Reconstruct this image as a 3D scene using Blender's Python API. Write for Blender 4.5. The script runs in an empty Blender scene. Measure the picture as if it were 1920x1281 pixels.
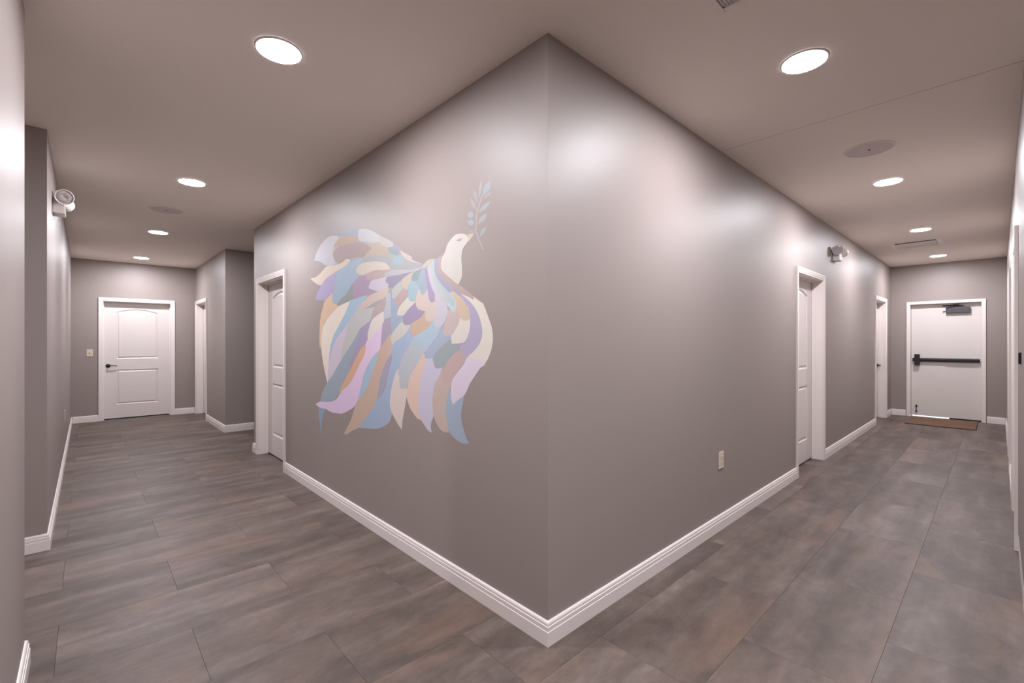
import bpy, bmesh, math, random
from mathutils import Vector, Matrix

# ---------------------------------------------------------------- camera, world, exposure
scene = bpy.context.scene
PI = math.pi
CAM_H = 1.357
cam_d = bpy.data.cameras.new('camera'); cam = bpy.data.objects.new('camera', cam_d)
scene.collection.objects.link(cam)
cam_d.lens = 16.0; cam_d.sensor_width = 36.0; cam_d.clip_start = 0.02
cam.location = (0, 0, CAM_H); cam.rotation_euler = (PI/2, 0, math.radians(46.95 - 90))
scene.camera = cam
vs = scene.view_settings
vs.view_transform = 'Standard'; vs.look = 'None'; vs.exposure = 0.0; vs.gamma = 1.0; vs.use_curve_mapping = False
world = bpy.data.worlds.new('daylight'); scene.world = world; world.use_nodes = True
world.node_tree.nodes['Background'].inputs[0].default_value = (0.80, 0.90, 1.0, 1)
world.node_tree.nodes['Background'].inputs[1].default_value = 6.0
LAMP_STRENGTH = 425.0
LAMP_COLOR = (0.97, 0.962, 1.04, 1)

COL = scene.collection
random.seed(7)

# ---------------------------------------------------------------- materials
def new_mat(name):
    m = bpy.data.materials.new(name); m.use_nodes = True
    return m, m.node_tree, m.node_tree.nodes['Principled BSDF']
def N(nt, kind, **kw):
    n = nt.nodes.new(kind)
    for k, v in kw.items(): setattr(n, k, v)
    return n
def simple(name, col, rough=0.5, metal=0.0, spec=0.5, bump=0.0, bscale=200.0, var=0.0, vscale=4.0):
    m, nt, b = new_mat(name)
    b.inputs['Base Color'].default_value = (*col, 1); b.inputs['Roughness'].default_value = rough
    b.inputs['Metallic'].default_value = metal; b.inputs['Specular IOR Level'].default_value = spec
    tc = N(nt, 'ShaderNodeTexCoord')
    if var:
        n = N(nt, 'ShaderNodeTexNoise'); n.inputs['Scale'].default_value = vscale; n.inputs['Detail'].default_value = 4
        nt.links.new(tc.outputs['Object'], n.inputs['Vector'])
        mx = N(nt, 'ShaderNodeMix', data_type='RGBA')
        mx.inputs[6].default_value = tuple(c*(1-var) for c in col) + (1,)
        mx.inputs[7].default_value = tuple(min(1, c*(1+var)) for c in col) + (1,)
        nt.links.new(n.outputs['Fac'], mx.inputs[0]); nt.links.new(mx.outputs[2], b.inputs['Base Color'])
    if bump:
        n2 = N(nt, 'ShaderNodeTexNoise'); n2.inputs['Scale'].default_value = bscale; n2.inputs['Detail'].default_value = 3
        nt.links.new(tc.outputs['Object'], n2.inputs['Vector'])
        bp = N(nt, 'ShaderNodeBump'); bp.inputs['Strength'].default_value = bump; bp.inputs['Distance'].default_value = 0.001
        nt.links.new(n2.outputs['Fac'], bp.inputs['Height']); nt.links.new(bp.outputs['Normal'], b.inputs['Normal'])
    return m
WALL_ALB = (0.305, 0.256, 0.232)
M = {}
M['wall'] = simple('wall_paint', WALL_ALB, rough=0.48, spec=0.55, bump=0.04, bscale=220, var=0.015, vscale=1.3)
M['ceiling'] = simple('ceiling_paint', (0.92, 0.845, 0.775), rough=0.75, spec=0.3, bump=0.12, bscale=160, var=0.02, vscale=2)
M['trim'] = simple('white_trim_paint', (0.79, 0.72, 0.68), rough=0.32, var=0.01)
M['door'] = simple('white_door_paint', (0.71, 0.65, 0.615), rough=0.38, bump=0.02, bscale=300, var=0.01)
M['exit'] = simple('exit_door_enamel', (0.68, 0.635, 0.595), rough=0.42, bump=0.02, bscale=300, var=0.01)
M['black'] = simple('oil_rubbed_bronze', (0.025, 0.018, 0.016), rough=0.35, metal=0.6, var=0.1, vscale=40)
M['panic'] = simple('dark_bar_finish', (0.028, 0.024, 0.025), rough=0.38, metal=0.4, var=0.1, vscale=20)
M['closer'] = simple('slate_closer_cover', (0.06, 0.06, 0.068), rough=0.45, var=0.05, vscale=20)
M['steel'] = simple('dull_steel', (0.5, 0.48, 0.47), rough=0.35, metal=0.9, var=0.05, vscale=30)
M['ivory'] = simple('ivory_plastic', (0.66, 0.55, 0.45), rough=0.4, var=0.02, vscale=30)
M['ivory_dark'] = simple('ivory_slot', (0.16, 0.12, 0.09), rough=0.5, var=0.05, vscale=30)
M['plastic'] = simple('white_plastic', (0.80, 0.75, 0.73), rough=0.35, var=0.01, vscale=20)
M['lens'] = simple('lamp_head_lens', (0.50, 0.46, 0.45), rough=0.18, var=0.06, vscale=30)
M['grille'] = simple('speaker_mesh', (0.66, 0.60, 0.585), rough=0.6, bump=0.3, bscale=700, var=0.03, vscale=60)
M['ring'] = simple('speaker_ring_paint', (0.84, 0.77, 0.72), rough=0.55, var=0.02)
M['core'] = simple('grille_core_paint', (0.62, 0.575, 0.56), rough=0.5, var=0.02)
M['vent'] = simple('vent_paint', (0.88, 0.81, 0.77), rough=0.45, var=0.02)
M['ventdark'] = simple('duct_dark', (0.05, 0.045, 0.045), rough=0.8, var=0.05)
M['slab'] = simple('subfloor_screed', (0.05, 0.043, 0.04), rough=0.9, var=0.1)
M['concrete'] = simple('outdoor_concrete', (0.55, 0.53, 0.50), rough=0.9, bump=0.4, bscale=60, var=0.1)
M['rubber'] = simple('black_rubber', (0.02, 0.02, 0.02), rough=0.7, var=0.1)

def lamp_mat():
    m, nt, b = new_mat('led_lens')
    b.inputs['Base Color'].default_value = (0.9, 0.9, 0.9, 1)
    b.inputs['Emission Color'].default_value = LAMP_COLOR
    b.inputs['Emission Strength'].default_value = LAMP_STRENGTH
    return m
M['led'] = lamp_mat()

def tile_mat():
    m, nt, b = new_mat('floor_tile_rust_slate')
    L = nt.links.new
    tc = N(nt, 'ShaderNodeTexCoord'); oi = N(nt, 'ShaderNodeObjectInfo')
    off = N(nt, 'ShaderNodeMath', operation='MULTIPLY'); off.inputs[1].default_value = 57.0
    L(oi.outputs['Random'], off.inputs[0])
    comb = N(nt, 'ShaderNodeCombineXYZ')
    L(off.outputs[0], comb.inputs[0]); L(off.outputs[0], comb.inputs[1]); L(off.outputs[0], comb.inputs[2])
    add = N(nt, 'ShaderNodeVectorMath', operation='ADD'); L(tc.outputs['Object'], add.inputs[0]); L(comb.outputs[0], add.inputs[1])
    def noise(sx, sy, scale, detail=5, rough=0.55, dist=0.0):
        mp = N(nt, 'ShaderNodeVectorMath', operation='MULTIPLY'); L(add.outputs[0], mp.inputs[0]); mp.inputs[1].default_value = (sx, sy, 1)
        n = N(nt, 'ShaderNodeTexNoise'); n.inputs['Scale'].default_value = scale; n.inputs['Detail'].default_value = detail
        n.inputs['Roughness'].default_value = rough; n.inputs['Distortion'].default_value = dist
        L(mp.outputs[0], n.inputs['Vector']); return n
    streak = noise(0.55, 4.2, 1.6, 6, 0.5, 0.4)
    cloud = noise(0.8, 1.6, 2.2, 6, 0.6, 0.3)
    fine = noise(1.0, 2.0, 26.0, 6, 0.7)
    blot = noise(1.0, 1.5, 6.0, 6, 0.65, 0.8)
    rustn = noise(0.6, 1.9, 1.7, 6, 0.6, 0.7)
    def ramp(src, stops):
        r = N(nt, 'ShaderNodeValToRGB'); e = r.color_ramp.elements
        e[0].position, e[0].color = stops[0][0], (*stops[0][1], 1); e[1].position, e[1].color = stops[-1][0], (*stops[-1][1], 1)
        for p, c in stops[1:-1]:
            k = e.new(p); k.color = (*c, 1)
        L(src, r.inputs[0]); return r
    base = ramp(streak.outputs['Fac'], [(0.30, (0.094, 0.072, 0.058)), (0.48, (0.113, 0.086, 0.071)), (0.72, (0.164, 0.130, 0.111))])
    cl = ramp(cloud.outputs['Fac'], [(0.3, (0.76, 0.77, 0.79)), (0.7, (1.28, 1.26, 1.25))])
    mul = N(nt, 'ShaderNodeMix', data_type='RGBA', blend_type='MULTIPLY'); mul.inputs[0].default_value = 1.0
    L(base.outputs[0], mul.inputs[6]); L(cl.outputs[0], mul.inputs[7])
    fr = ramp(fine.outputs['Fac'], [(0.25, (0.86, 0.86, 0.86)), (0.75, (1.12, 1.12, 1.12))])
    mul2 = N(nt, 'ShaderNodeMix', data_type='RGBA', blend_type='MULTIPLY'); mul2.inputs[0].default_value = 1.0
    L(mul.outputs[2], mul2.inputs[6]); L(fr.outputs[0], mul2.inputs[7])
    br = ramp(blot.outputs['Fac'], [(0.32, (0.84, 0.84, 0.85)), (0.68, (1.16, 1.155, 1.15))])
    mul3 = N(nt, 'ShaderNodeMix', data_type='RGBA', blend_type='MULTIPLY'); mul3.inputs[0].default_value = 1.0
    L(mul2.outputs[2], mul3.inputs[6]); L(br.outputs[0], mul3.inputs[7])
    # rust stains of the printed tile, mostly along its long edges
    sep = N(nt, 'ShaderNodeSeparateXYZ'); L(tc.outputs['Object'], sep.inputs[0])
    sg = N(nt, 'ShaderNodeMath', operation='MULTIPLY'); sg.inputs[1].default_value = 7.31; L(oi.outputs['Random'], sg.inputs[0])
    fr2 = N(nt, 'ShaderNodeMath', operation='FRACT'); L(sg.outputs[0], fr2.inputs[0])
    gt = N(nt, 'ShaderNodeMath', operation='GREATER_THAN'); gt.inputs[1].default_value = 0.5; L(fr2.outputs[0], gt.inputs[0])
    s2 = N(nt, 'ShaderNodeMath', operation='MULTIPLY_ADD'); s2.inputs[1].default_value = 2.0; s2.inputs[2].default_value = -1.0; L(gt.outputs[0], s2.inputs[0])
    ab = N(nt, 'ShaderNodeMath', operation='MULTIPLY'); L(sep.outputs[1], ab.inputs[0]); L(s2.outputs[0], ab.inputs[1])
    mr = N(nt, 'ShaderNodeMapRange'); mr.inputs[1].default_value = -0.2; mr.inputs[2].default_value = 0.225
    mr.inputs[3].default_value = -0.08; mr.inputs[4].default_value = 0.07; L(ab.outputs[0], mr.inputs[0])
    sm = N(nt, 'ShaderNodeMath', operation='ADD'); L(rustn.outputs['Fac'], sm.inputs[0]); L(mr.outputs[0], sm.inputs[1])
    rr = ramp(sm.outputs[0], [(0.54, (0, 0, 0)), (0.76, (0.75, 0.75, 0.75))])
    rm = N(nt, 'ShaderNodeMix', data_type='RGBA'); L(rr.outputs[0], rm.inputs[0]); L(mul3.outputs[2], rm.inputs[6])
    rm.inputs[7].default_value = (0.205, 0.130, 0.095, 1)
    # a little tone difference from tile to tile
    tv = N(nt, 'ShaderNodeMapRange'); tv.inputs[3].default_value = 0.90; tv.inputs[4].default_value = 1.10; L(oi.outputs['Random'], tv.inputs[0])
    fin = N(nt, 'ShaderNodeVectorMath', operation='SCALE'); L(rm.outputs[2], fin.inputs[0]); L(tv.outputs[0], fin.inputs['Scale'])
    L(fin.outputs[0], b.inputs['Base Color'])
    b.inputs['Specular IOR Level'].default_value = 0.25
    ro = N(nt, 'ShaderNodeMapRange'); ro.inputs[3].default_value = 0.42; ro.inputs[4].default_value = 0.56; L(fine.outputs['Fac'], ro.inputs[0])
    L(ro.outputs[0], b.inputs['Roughness'])
    bp = N(nt, 'ShaderNodeBump'); bp.inputs['Strength'].default_value = 0.12; bp.inputs['Distance'].default_value = 0.001
    L(fine.outputs['Fac'], bp.inputs['Height']); L(bp.outputs[0], b.inputs['Normal'])
    return m
M['tile'] = tile_mat()

def coir_mat():
    m, nt, b = new_mat('coir_mat')
    L = nt.links.new; tc = N(nt, 'ShaderNodeTexCoord')
    n = N(nt, 'ShaderNodeTexNoise'); n.inputs['Scale'].default_value = 260; n.inputs['Detail'].default_value = 4; L(tc.outputs['Object'], n.inputs['Vector'])
    n2 = N(nt, 'ShaderNodeTexNoise'); n2.inputs['Scale'].default_value = 5; L(tc.outputs['Object'], n2.inputs['Vector'])
    r = N(nt, 'ShaderNodeValToRGB'); e = r.color_ramp.elements
    e[0].position = 0.3; e[0].color = (0.115, 0.060, 0.036, 1); e[1].position = 0.7; e[1].color = (0.215, 0.112, 0.066, 1)
    mx = N(nt, 'ShaderNodeMix', data_type='FLOAT'); mx.inputs[0].default_value = 0.45; L(n.outputs['Fac'], mx.inputs[2]); L(n2.outputs['Fac'], mx.inputs[3])
    L(mx.outputs[0], r.inputs[0]); L(r.outputs[0], b.inputs['Base Color']); b.inputs['Roughness'].default_value = 0.95
    bp = N(nt, 'ShaderNodeBump'); bp.inputs['Strength'].default_value = 0.8; bp.inputs['Distance'].default_value = 0.004
    L(n.outputs['Fac'], bp.inputs['Height']); L(bp.outputs[0], b.inputs['Normal'])
    return m
M['coir'] = coir_mat()

# ---------------------------------------------------------------- helpers
def mesh_obj(name, bm, mat, parent=None, smooth=False, fix=True):
    if fix: bmesh.ops.recalc_face_normals(bm, faces=bm.faces)
    me = bpy.data.meshes.new(name); bm.to_mesh(me); bm.free()
    if smooth:
        for p in me.polygons: p.use_smooth = True
        me.set_sharp_from_angle(angle=math.radians(35))
    me.materials.append(M[mat] if isinstance(mat, str) else mat)
    o = bpy.data.objects.new(name, me); COL.objects.link(o)
    if parent: o.parent = parent
    return o
def box(bm, x0, x1, y0, y1, z0, z1, bevel=0.0, seg=2):
    r = bmesh.ops.create_cube(bm, size=1.0)
    for v in r['verts']:
        v.co = ((x0+x1)/2 + v.co.x*(x1-x0), (y0+y1)/2 + v.co.y*(y1-y0), (z0+z1)/2 + v.co.z*(z1-z0))
    if bevel:
        es = list({e for v in r['verts'] for e in v.link_edges})
        bmesh.ops.bevel(bm, geom=es, offset=bevel, segments=seg, affect='EDGES', profile=0.7)
def prism8(bm, pts, z0, z1):
    """pts: four (x, y) corners."""
    lo = [bm.verts.new((x, y, z0)) for x, y in pts]; hi = [bm.verts.new((x, y, z1)) for x, y in pts]
    bm.faces.new(lo); bm.faces.new(hi)
    for i in range(len(pts)):
        j = (i+1) % len(pts); bm.faces.new((lo[i], lo[j], hi[j], hi[i]))
def lathe(bm, prof, n=32, axis='z', at=(0, 0, 0)):
    """prof: (radius, height) pairs, radius 0 closes the end."""
    rings = []
    def pt(r, h, a):
        c, s = r*math.cos(a), r*math.sin(a)
        p = {'z': (c, s, h), 'y': (c, h, s), 'x': (h, c, s)}[axis]
        return (p[0]+at[0], p[1]+at[1], p[2]+at[2])
    for r, h in prof:
        if r < 1e-6: rings.append([bm.verts.new(pt(0, h, 0))])
        else: rings.append([bm.verts.new(pt(r, h, 2*PI*i/n)) for i in range(n)])
    for a, b in zip(rings, rings[1:]):
        for i in range(n):
            j = (i+1) % n
            if len(a) == 1 and len(b) == 1: continue
            if len(a) == 1: bm.faces.new((a[0], b[i], b[j]))
            elif len(b) == 1: bm.faces.new((a[i], a[j], b[0]))
            else: bm.faces.new((a[i], a[j], b[j], b[i]))
def tube(bm, pts, radii, n=12):
    rings = []
    for i, p in enumerate(pts):
        a = Vector(pts[max(0, i-1)]); b = Vector(pts[min(len(pts)-1, i+1)]); d = (b-a).normalized()
        up = Vector((0, 0, 1)) if abs(d.z) < 0.9 else Vector((1, 0, 0))
        u = d.cross(up).normalized(); v = d.cross(u)
        r = radii[i] if isinstance(radii, (list, tuple)) else radii
        rings.append([bm.verts.new(Vector(p) + u*r*math.cos(2*PI*k/n) + v*r*math.sin(2*PI*k/n)) for k in range(n)])
    for a, b in zip(rings, rings[1:]):
        for k in range(n): bm.faces.new((a[k], a[(k+1) % n], b[(k+1) % n], b[k]))
    bm.faces.new(rings[0]); bm.faces.new(rings[-1])
def sweep(bm, prof, path, side):
    """prof: (offset, z) closed loop; path: (x, y) points on the wall line; side +1 offsets to the left."""
    P = [Vector(p) for p in path]; cols = []
    for i, p in enumerate(P):
        dirs = []
        if i > 0: dirs.append((P[i]-P[i-1]).normalized())
        if i < len(P)-1: dirs.append((P[i+1]-P[i]).normalized())
        ns = [Vector((-d.y, d.x))*side for d in dirs]
        nv = ns[0] if len(ns) == 1 else (ns[0]+ns[1]) / (1 + ns[0].dot(ns[1]))
        cols.append([bm.verts.new((p.x+nv.x*t, p.y+nv.y*t, z)) for t, z in prof])
    k = len(prof)
    for a, b in zip(cols, cols[1:]):
        for i in range(k): bm.faces.new((a[i], a[(i+1) % k], b[(i+1) % k], b[i]))
    bm.faces.new(cols[0]); bm.faces.new(cols[-1])
def empty(name, loc, rz=0.0):
    o = bpy.data.objects.new(name, None); COL.objects.link(o)
    o.location = loc; o.rotation_euler = (0, 0, rz); o.empty_display_size = 0.1
    return o
def tag(o, label, cat, group=None):
    o['label'] = label; o['category'] = cat
    if group: o['group'] = group
    return o
def struct(o, label=None):
    o['kind'] = 'structure'
    if label: o['label'] = label
    return o
def copy_tree(o, parent=None):
    c = o.copy(); COL.objects.link(c); c.parent = parent
    for ch in [k for k in COL.objects if k.parent == o]: copy_tree(ch, c)
    return c

# ---------------------------------------------------------------- layout
H = 2.74; T = 0.14
XL, XM, XE = -0.19, 1.508, 10.95          # left wall, mural wall, exit wall
YR, YC, YF = -0.085, 1.380, 10.45         # right wall, centre block right face, far left wall
Y_NEAR0, Y_NEAR1, Y_REC = 1.60, 2.774, 4.236
Y_P0, Y_P1 = 6.278, 7.880                 # side passage
X_JAMB = 3.36
OUT = (-3.0, 11.09, -3.0, 12.0)
OH = 2.046; JT = 0.018; CW = 0.060

# doors: name, centre, opening width, wall
D_MURAL = (5.590, 0.950); D_BLOCK = (9.815, 0.935); D_FARL = (0.668, 0.923)
D_R1 = (5.675, 0.925); D_R2 = (9.890, 0.935); D_W1 = (4.930, 0.940); D_W2 = (7.430, 0.930)
D_EXIT = (0.653, 0.900); EXIT_OH = 2.020

def wall(name, axis, face, sgn, a, b, openings=(), da=0.0, db=0.0, label=None):
    """Wall running along an axis; its room face lies at `face`, the body goes sgn*T behind; da/db shift the back edge (mitres)."""
    bm = bmesh.new(); back = face + sgn*T
    def cell(u0, u1, z0, z1):
        s0 = da if abs(u0-a) < 1e-6 else 0; s1 = db if abs(u1-b) < 1e-6 else 0
        pts = [(u0, face), (u1, face), (u1+s1, back), (u0+s0, back)]
        if axis == 'y': pts = [(q, p) for p, q in pts]
        prism8(bm, pts, z0, z1)
    u = a
    for c, w, h in sorted(openings):
        o0, o1 = c - w/2 - JT, c + w/2 + JT
        cell(u, o0, 0, H); cell(o0, o1, h + JT, H); u = o1
    cell(u, b, 0, H)
    return struct(mesh_obj(name, bm, 'wall'), label)

# floor: screed slab with individual tiles
bm = bmesh.new(); box(bm, OUT[0]-T, OUT[1], OUT[2]-T, OUT[3]+T, -0.12, -0.005)
floor = struct(mesh_obj('floor', bm, 'slab'))
TX, TY = 0.912, 0.4515; GAP = 0.0006; TH = 0.005
def tile_mesh(x0, x1, y0, y1):
    bm = bmesh.new(); c = 0.0006
    lo = [bm.verts.new((x, y, -TH)) for x, y in ((x0, y0), (x1, y0), (x1, y1), (x0, y1))]
    mi = [bm.verts.new((x, y, -c)) for x, y in ((x0, y0), (x1, y0), (x1, y1), (x0, y1))]
    hi = [bm.verts.new((x, y, 0)) for x, y in ((x0+c, y0+c), (x1-c, y0+c), (x1-c, y1-c), (x0+c, y1-c))]
    bm.faces.new(hi); bm.faces.new(lo)
    for i in range(4):
        j = (i+1) % 4; bm.faces.new((lo[i], lo[j], mi[j], mi[i])); bm.faces.new((mi[i], mi[j], hi[j], hi[i]))
    bmesh.ops.recalc_face_normals(bm, faces=bm.faces)
    me = bpy.data.meshes.new('tile'); bm.to_mesh(me); bm.free(); me.materials.append(M['tile']); return me
full = tile_mesh(-TX/2+GAP/2, TX/2-GAP/2, -TY/2+GAP/2, TY/2-GAP/2)
REG = [(XL-.05, XM+.15, YC, YF+.15), (XM, OUT[1], YR-.15, YC+.15), (OUT[0], X_JAMB+.02, OUT[2], Y_NEAR0),
       (OUT[0], XL, Y_NEAR1, Y_REC), (XM, 4.9, Y_P0, Y_P1)]
for k in range(-8, 24):
    y0 = 0.347 + TY*k
    xs = 0.363 if k % 2 == 0 else -0.098
    for i in range(-6, 14):
        x0 = xs + TX*i
        if not any(x0 < r[1]-.01 and x0+TX > r[0]+.01 and y0 < r[3]-.01 and y0+TY > r[2]+.01 for r in REG): continue
        cx, cy = x0+TX/2, y0+TY/2
        a0, a1 = max(x0, OUT[0]), min(x0+TX, OUT[1]); b0, b1 = max(y0, OUT[2]), min(y0+TY, OUT[3])
        if a1-a0 < .02 or b1-b0 < .02: continue
        me = full if (a1-a0 > TX-1e-4 and b1-b0 > TY-1e-4) else tile_mesh(a0-cx+GAP/2, a1-cx-GAP/2, b0-cy+GAP/2, b1-cy-GAP/2)
        t = bpy.data.objects.new('tile', me); COL.objects.link(t); t.location = (cx, cy, 0); t.parent = floor

# ceiling with the thin joint across the right corridor
bm = bmesh.new()
J = 3.372
box(bm, OUT[0]-T, J-0.0035, OUT[2]-T, OUT[3]+T, H, H+0.03)
box(bm, J+0.0035, OUT[1], OUT[2]-T, OUT[3]+T, H, H+0.03)
box(bm, OUT[0]-T, OUT[1], OUT[2]-T, OUT[3]+T, H+0.03, H+0.15)
struct(mesh_obj('ceiling', bm, 'ceiling'))

# walls
wall('wall_center_left', 'y', XM, 1, YC, Y_P0, [(*D_MURAL, OH)], da=T, db=-T)
wall('wall_center_right', 'x', YC, 1, XM, XE, [(*D_R1, OH), (*D_R2, OH)], da=T)
wall('wall_passage_near', 'x', Y_P0, -1, XM, 5.0, da=T)
wall('wall_passage_far', 'x', Y_P1, 1, XM, 5.0, da=T)
wall('wall_passage_end', 'y', 5.0, 1, Y_P0-T, Y_P1+T)
wall('wall_block_left', 'y', XM, 1, Y_P1, YF, [(*D_BLOCK, OH)], da=T)
wall('wall_far_left', 'x', YF, 1, XL-T, XM+T, [(*D_FARL, OH)])
wall('wall_left', 'y', XL, -1, Y_REC, YF, da=T)
wall('wall_recess', 'x', Y_REC, 1, OUT[0], XL, db=-T)
bm = bmesh.new(); box(bm, OUT[0], XL, Y_NEAR0, Y_NEAR1, 0, H)
struct(mesh_obj('wall_left_near', bm, 'wall'))
wall('wall_right', 'x', YR, -1, X_JAMB, XE, [(*D_W1, OH), (*D_W2, OH)], da=T)
wall('wall_lobby_right', 'y', X_JAMB, 1, OUT[2], YR, db=-T)
wall('wall_far_right', 'y', XE, 1, OUT[2], OUT[3], [(*D_EXIT, EXIT_OH)])
wall('wall_back', 'x', OUT[2], -1, OUT[0], XE+T)
wall('wall_lobby_left', 'y', OUT[0], -1, OUT[2]-T, OUT[3]+T)
wall('wall_behind', 'x', OUT[3], 1, OUT[0], XE+T)
bm = bmesh.new(); box(bm, OUT[1]+.001, 18, -4, 8, -0.2, -0.012); struct(mesh_obj('ground', bm, 'concrete'))

# baseboards
BP = [(0, 0.0005), (0.016, 0.0005), (0.016, 0.0640), (0.0150, 0.0662), (0.0112, 0.0668), (0.0112, 0.0690), (0.0134, 0.0702), (0.0134, 0.0850),
      (0.0122, 0.0868), (0.0086, 0.0874), (0.0086, 0.0900), (0.0106, 0.0912), (0.0106, 0.0970), (0.0084, 0.1030), (0.0050, 0.1062), (0, 0.1070)]
def baseboard(name, path, side):
    bm = bmesh.new(); sweep(bm, BP, path, side)
    return struct(mesh_obj(name, bm, 'trim'))
def edges(d): return d[0]-d[1]/2-CW-.004, d[0]+d[1]/2+CW+.004
m0, m1 = edges(D_MURAL); b0, b1 = edges(D_BLOCK); f0, f1 = edges(D_FARL); r0, r1 = edges(D_R1); s0, s1 = edges(D_R2)
w0, w1 = edges(D_W1); v0, v1 = edges(D_W2); e0, e1 = edges(D_EXIT)
G = 0.0006
def split_corner(name_a, name_b, pa, corner, pb, side):
    """two boards that meet in a mitre: sweep the whole run, keep each leg"""
    for nm, keep in ((name_a, 0), (name_b, 1)):
        bm = bmesh.new(); sweep(bm, BP, [pa, corner, pb], side)
        k = len(BP); bm.verts.ensure_lookup_table()
        dead = bm.verts[2*k:3*k] if keep == 0 else bm.verts[0:k]
        bmesh.ops.delete(bm, geom=list(dead), context='VERTS')
        struct(mesh_obj(nm, bm, 'trim'))
split_corner('baseboard_center_left', 'baseboard_center_right', (XM-G, m0), (XM-G, YC-G), (r0, YC-G), -1)
baseboard('baseboard_center_left_end', [(XM+.6, Y_P0+G), (XM-G, Y_P0+G), (XM-G, m1)], -1)
baseboard('baseboard_center_right', [(r1, YC-G), (s0, YC-G)], -1)
baseboard('baseboard_center_right', [(s1, YC-G), (XE-G, YC-G)], -1)
split_corner('baseboard_passage', 'baseboard_block', (4.99, Y_P1-G), (XM-G, Y_P1-G), (XM-G, b0), 1)
baseboard('baseboard_block', [(XM-G, b1), (XM-G, YF-G)], 1)
baseboard('baseboard_far_left', [(XL+G+.017, YF-G), (f0, YF-G)], -1)
baseboard('baseboard_far_left', [(f1, YF-G), (XM-G-.017, YF-G)], -1)
split_corner('baseboard_recess', 'baseboard_left', (-2.99, Y_REC-G), (XL+G, Y_REC-G), (XL+G, YF-G), -1)
baseboard('baseboard_left_near', [(-2.99, Y_NEAR1+G), (XL+G, Y_NEAR1+G), (XL+G, Y_NEAR0-G), (-2.99, Y_NEAR0-G)], 1)
baseboard('baseboard_right', [(XE-G, YR+G), (v1, YR+G)], -1)
baseboard('baseboard_right', [(v0, YR+G), (w1, YR+G)], -1)
split_corner('baseboard_right', 'baseboard_lobby_right', (w0, YR+G), (X_JAMB-G, YR+G), (X_JAMB-G, -2.99), 1)
baseboard('baseboard_far_right', [(XE-G, YR+.018), (XE-G, e0)], 1)
baseboard('baseboard_far_right', [(XE-G, e1), (XE-G, YC-.018)], 1)

# ---------------------------------------------------------------- doors (local: x along the wall, +y to the corridor, z up)
CP = [(0, 0.0), (0, 0.0095), (0.004, 0.0115), (0.010, 0.0120), (0.013, 0.0100), (0.016, 0.0125), (0.036, 0.0165), (0.040, 0.0145), (0.043, 0.0175), (0.056, 0.0185), (0.060, 0.0165), (0.060, 0.0)]
def casing(bm, hw, oh, prof):
    """profile (u outward from the opening, t out of the wall) run up, across and down"""
    cols = []
    for (x, z, dx, dz) in ((-hw, 0.0008, -1, 0), (-hw, oh, -1, 1), (hw, oh, 1, 1), (hw, 0.0008, 1, 0)):
        cols.append([bm.verts.new((x+dx*(u+.004), t+.0006, z+dz*(u+.004))) for u, t in prof])
    k = len(prof)
    for a, b in zip(cols, cols[1:]):
        for i in range(k): bm.faces.new((a[i], a[(i+1) % k], b[(i+1) % k], b[i]))
    bm.faces.new(cols[0]); bm.faces.new(cols[-1])
def jamb(bm, hw, oh, y_stop0, y_stop1):
    for s in (-1, 1):
        x0, x1 = sorted((s*hw, s*(hw+JT-.0004)))
        box(bm, x0, x1, -T, 0, 0.0008, oh+JT-.0004)
        a, b = sorted((s*hw, s*(hw-.011)))
        box(bm, a, b, y_stop0, y_stop1, 0.0008, oh, bevel=.0015, seg=1)
    box(bm, -hw, hw, -T, 0, oh, oh+JT-.0004)
    box(bm, -hw+.011, hw-.011, y_stop0, y_stop1, oh-.011, oh, bevel=.0015, seg=1)
def contour(x0, x1, z0, z1, rise, d, n=16):
    """panel outline inset by d; the top is an arc with the given rise (0: straight)"""
    pts = [(x0+d, z0+d), (x1-d, z0+d)]
    if rise <= 0:
        return pts + [(x1-d - (x1-x0-2*d)*i/n, z1-d) for i in range(n+1)]
    half = (x1-x0)/2; R = (half*half + rise*rise)/(2*rise); cx = (x0+x1)/2; cz = z1 + rise - R
    a = math.asin((half-d)/(R-d))
    return pts + [(cx + (R-d)*math.sin(a - 2*a*i/n), cz + (R-d)*math.cos(a - 2*a*i/n)) for i in range(n+1)]
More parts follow.
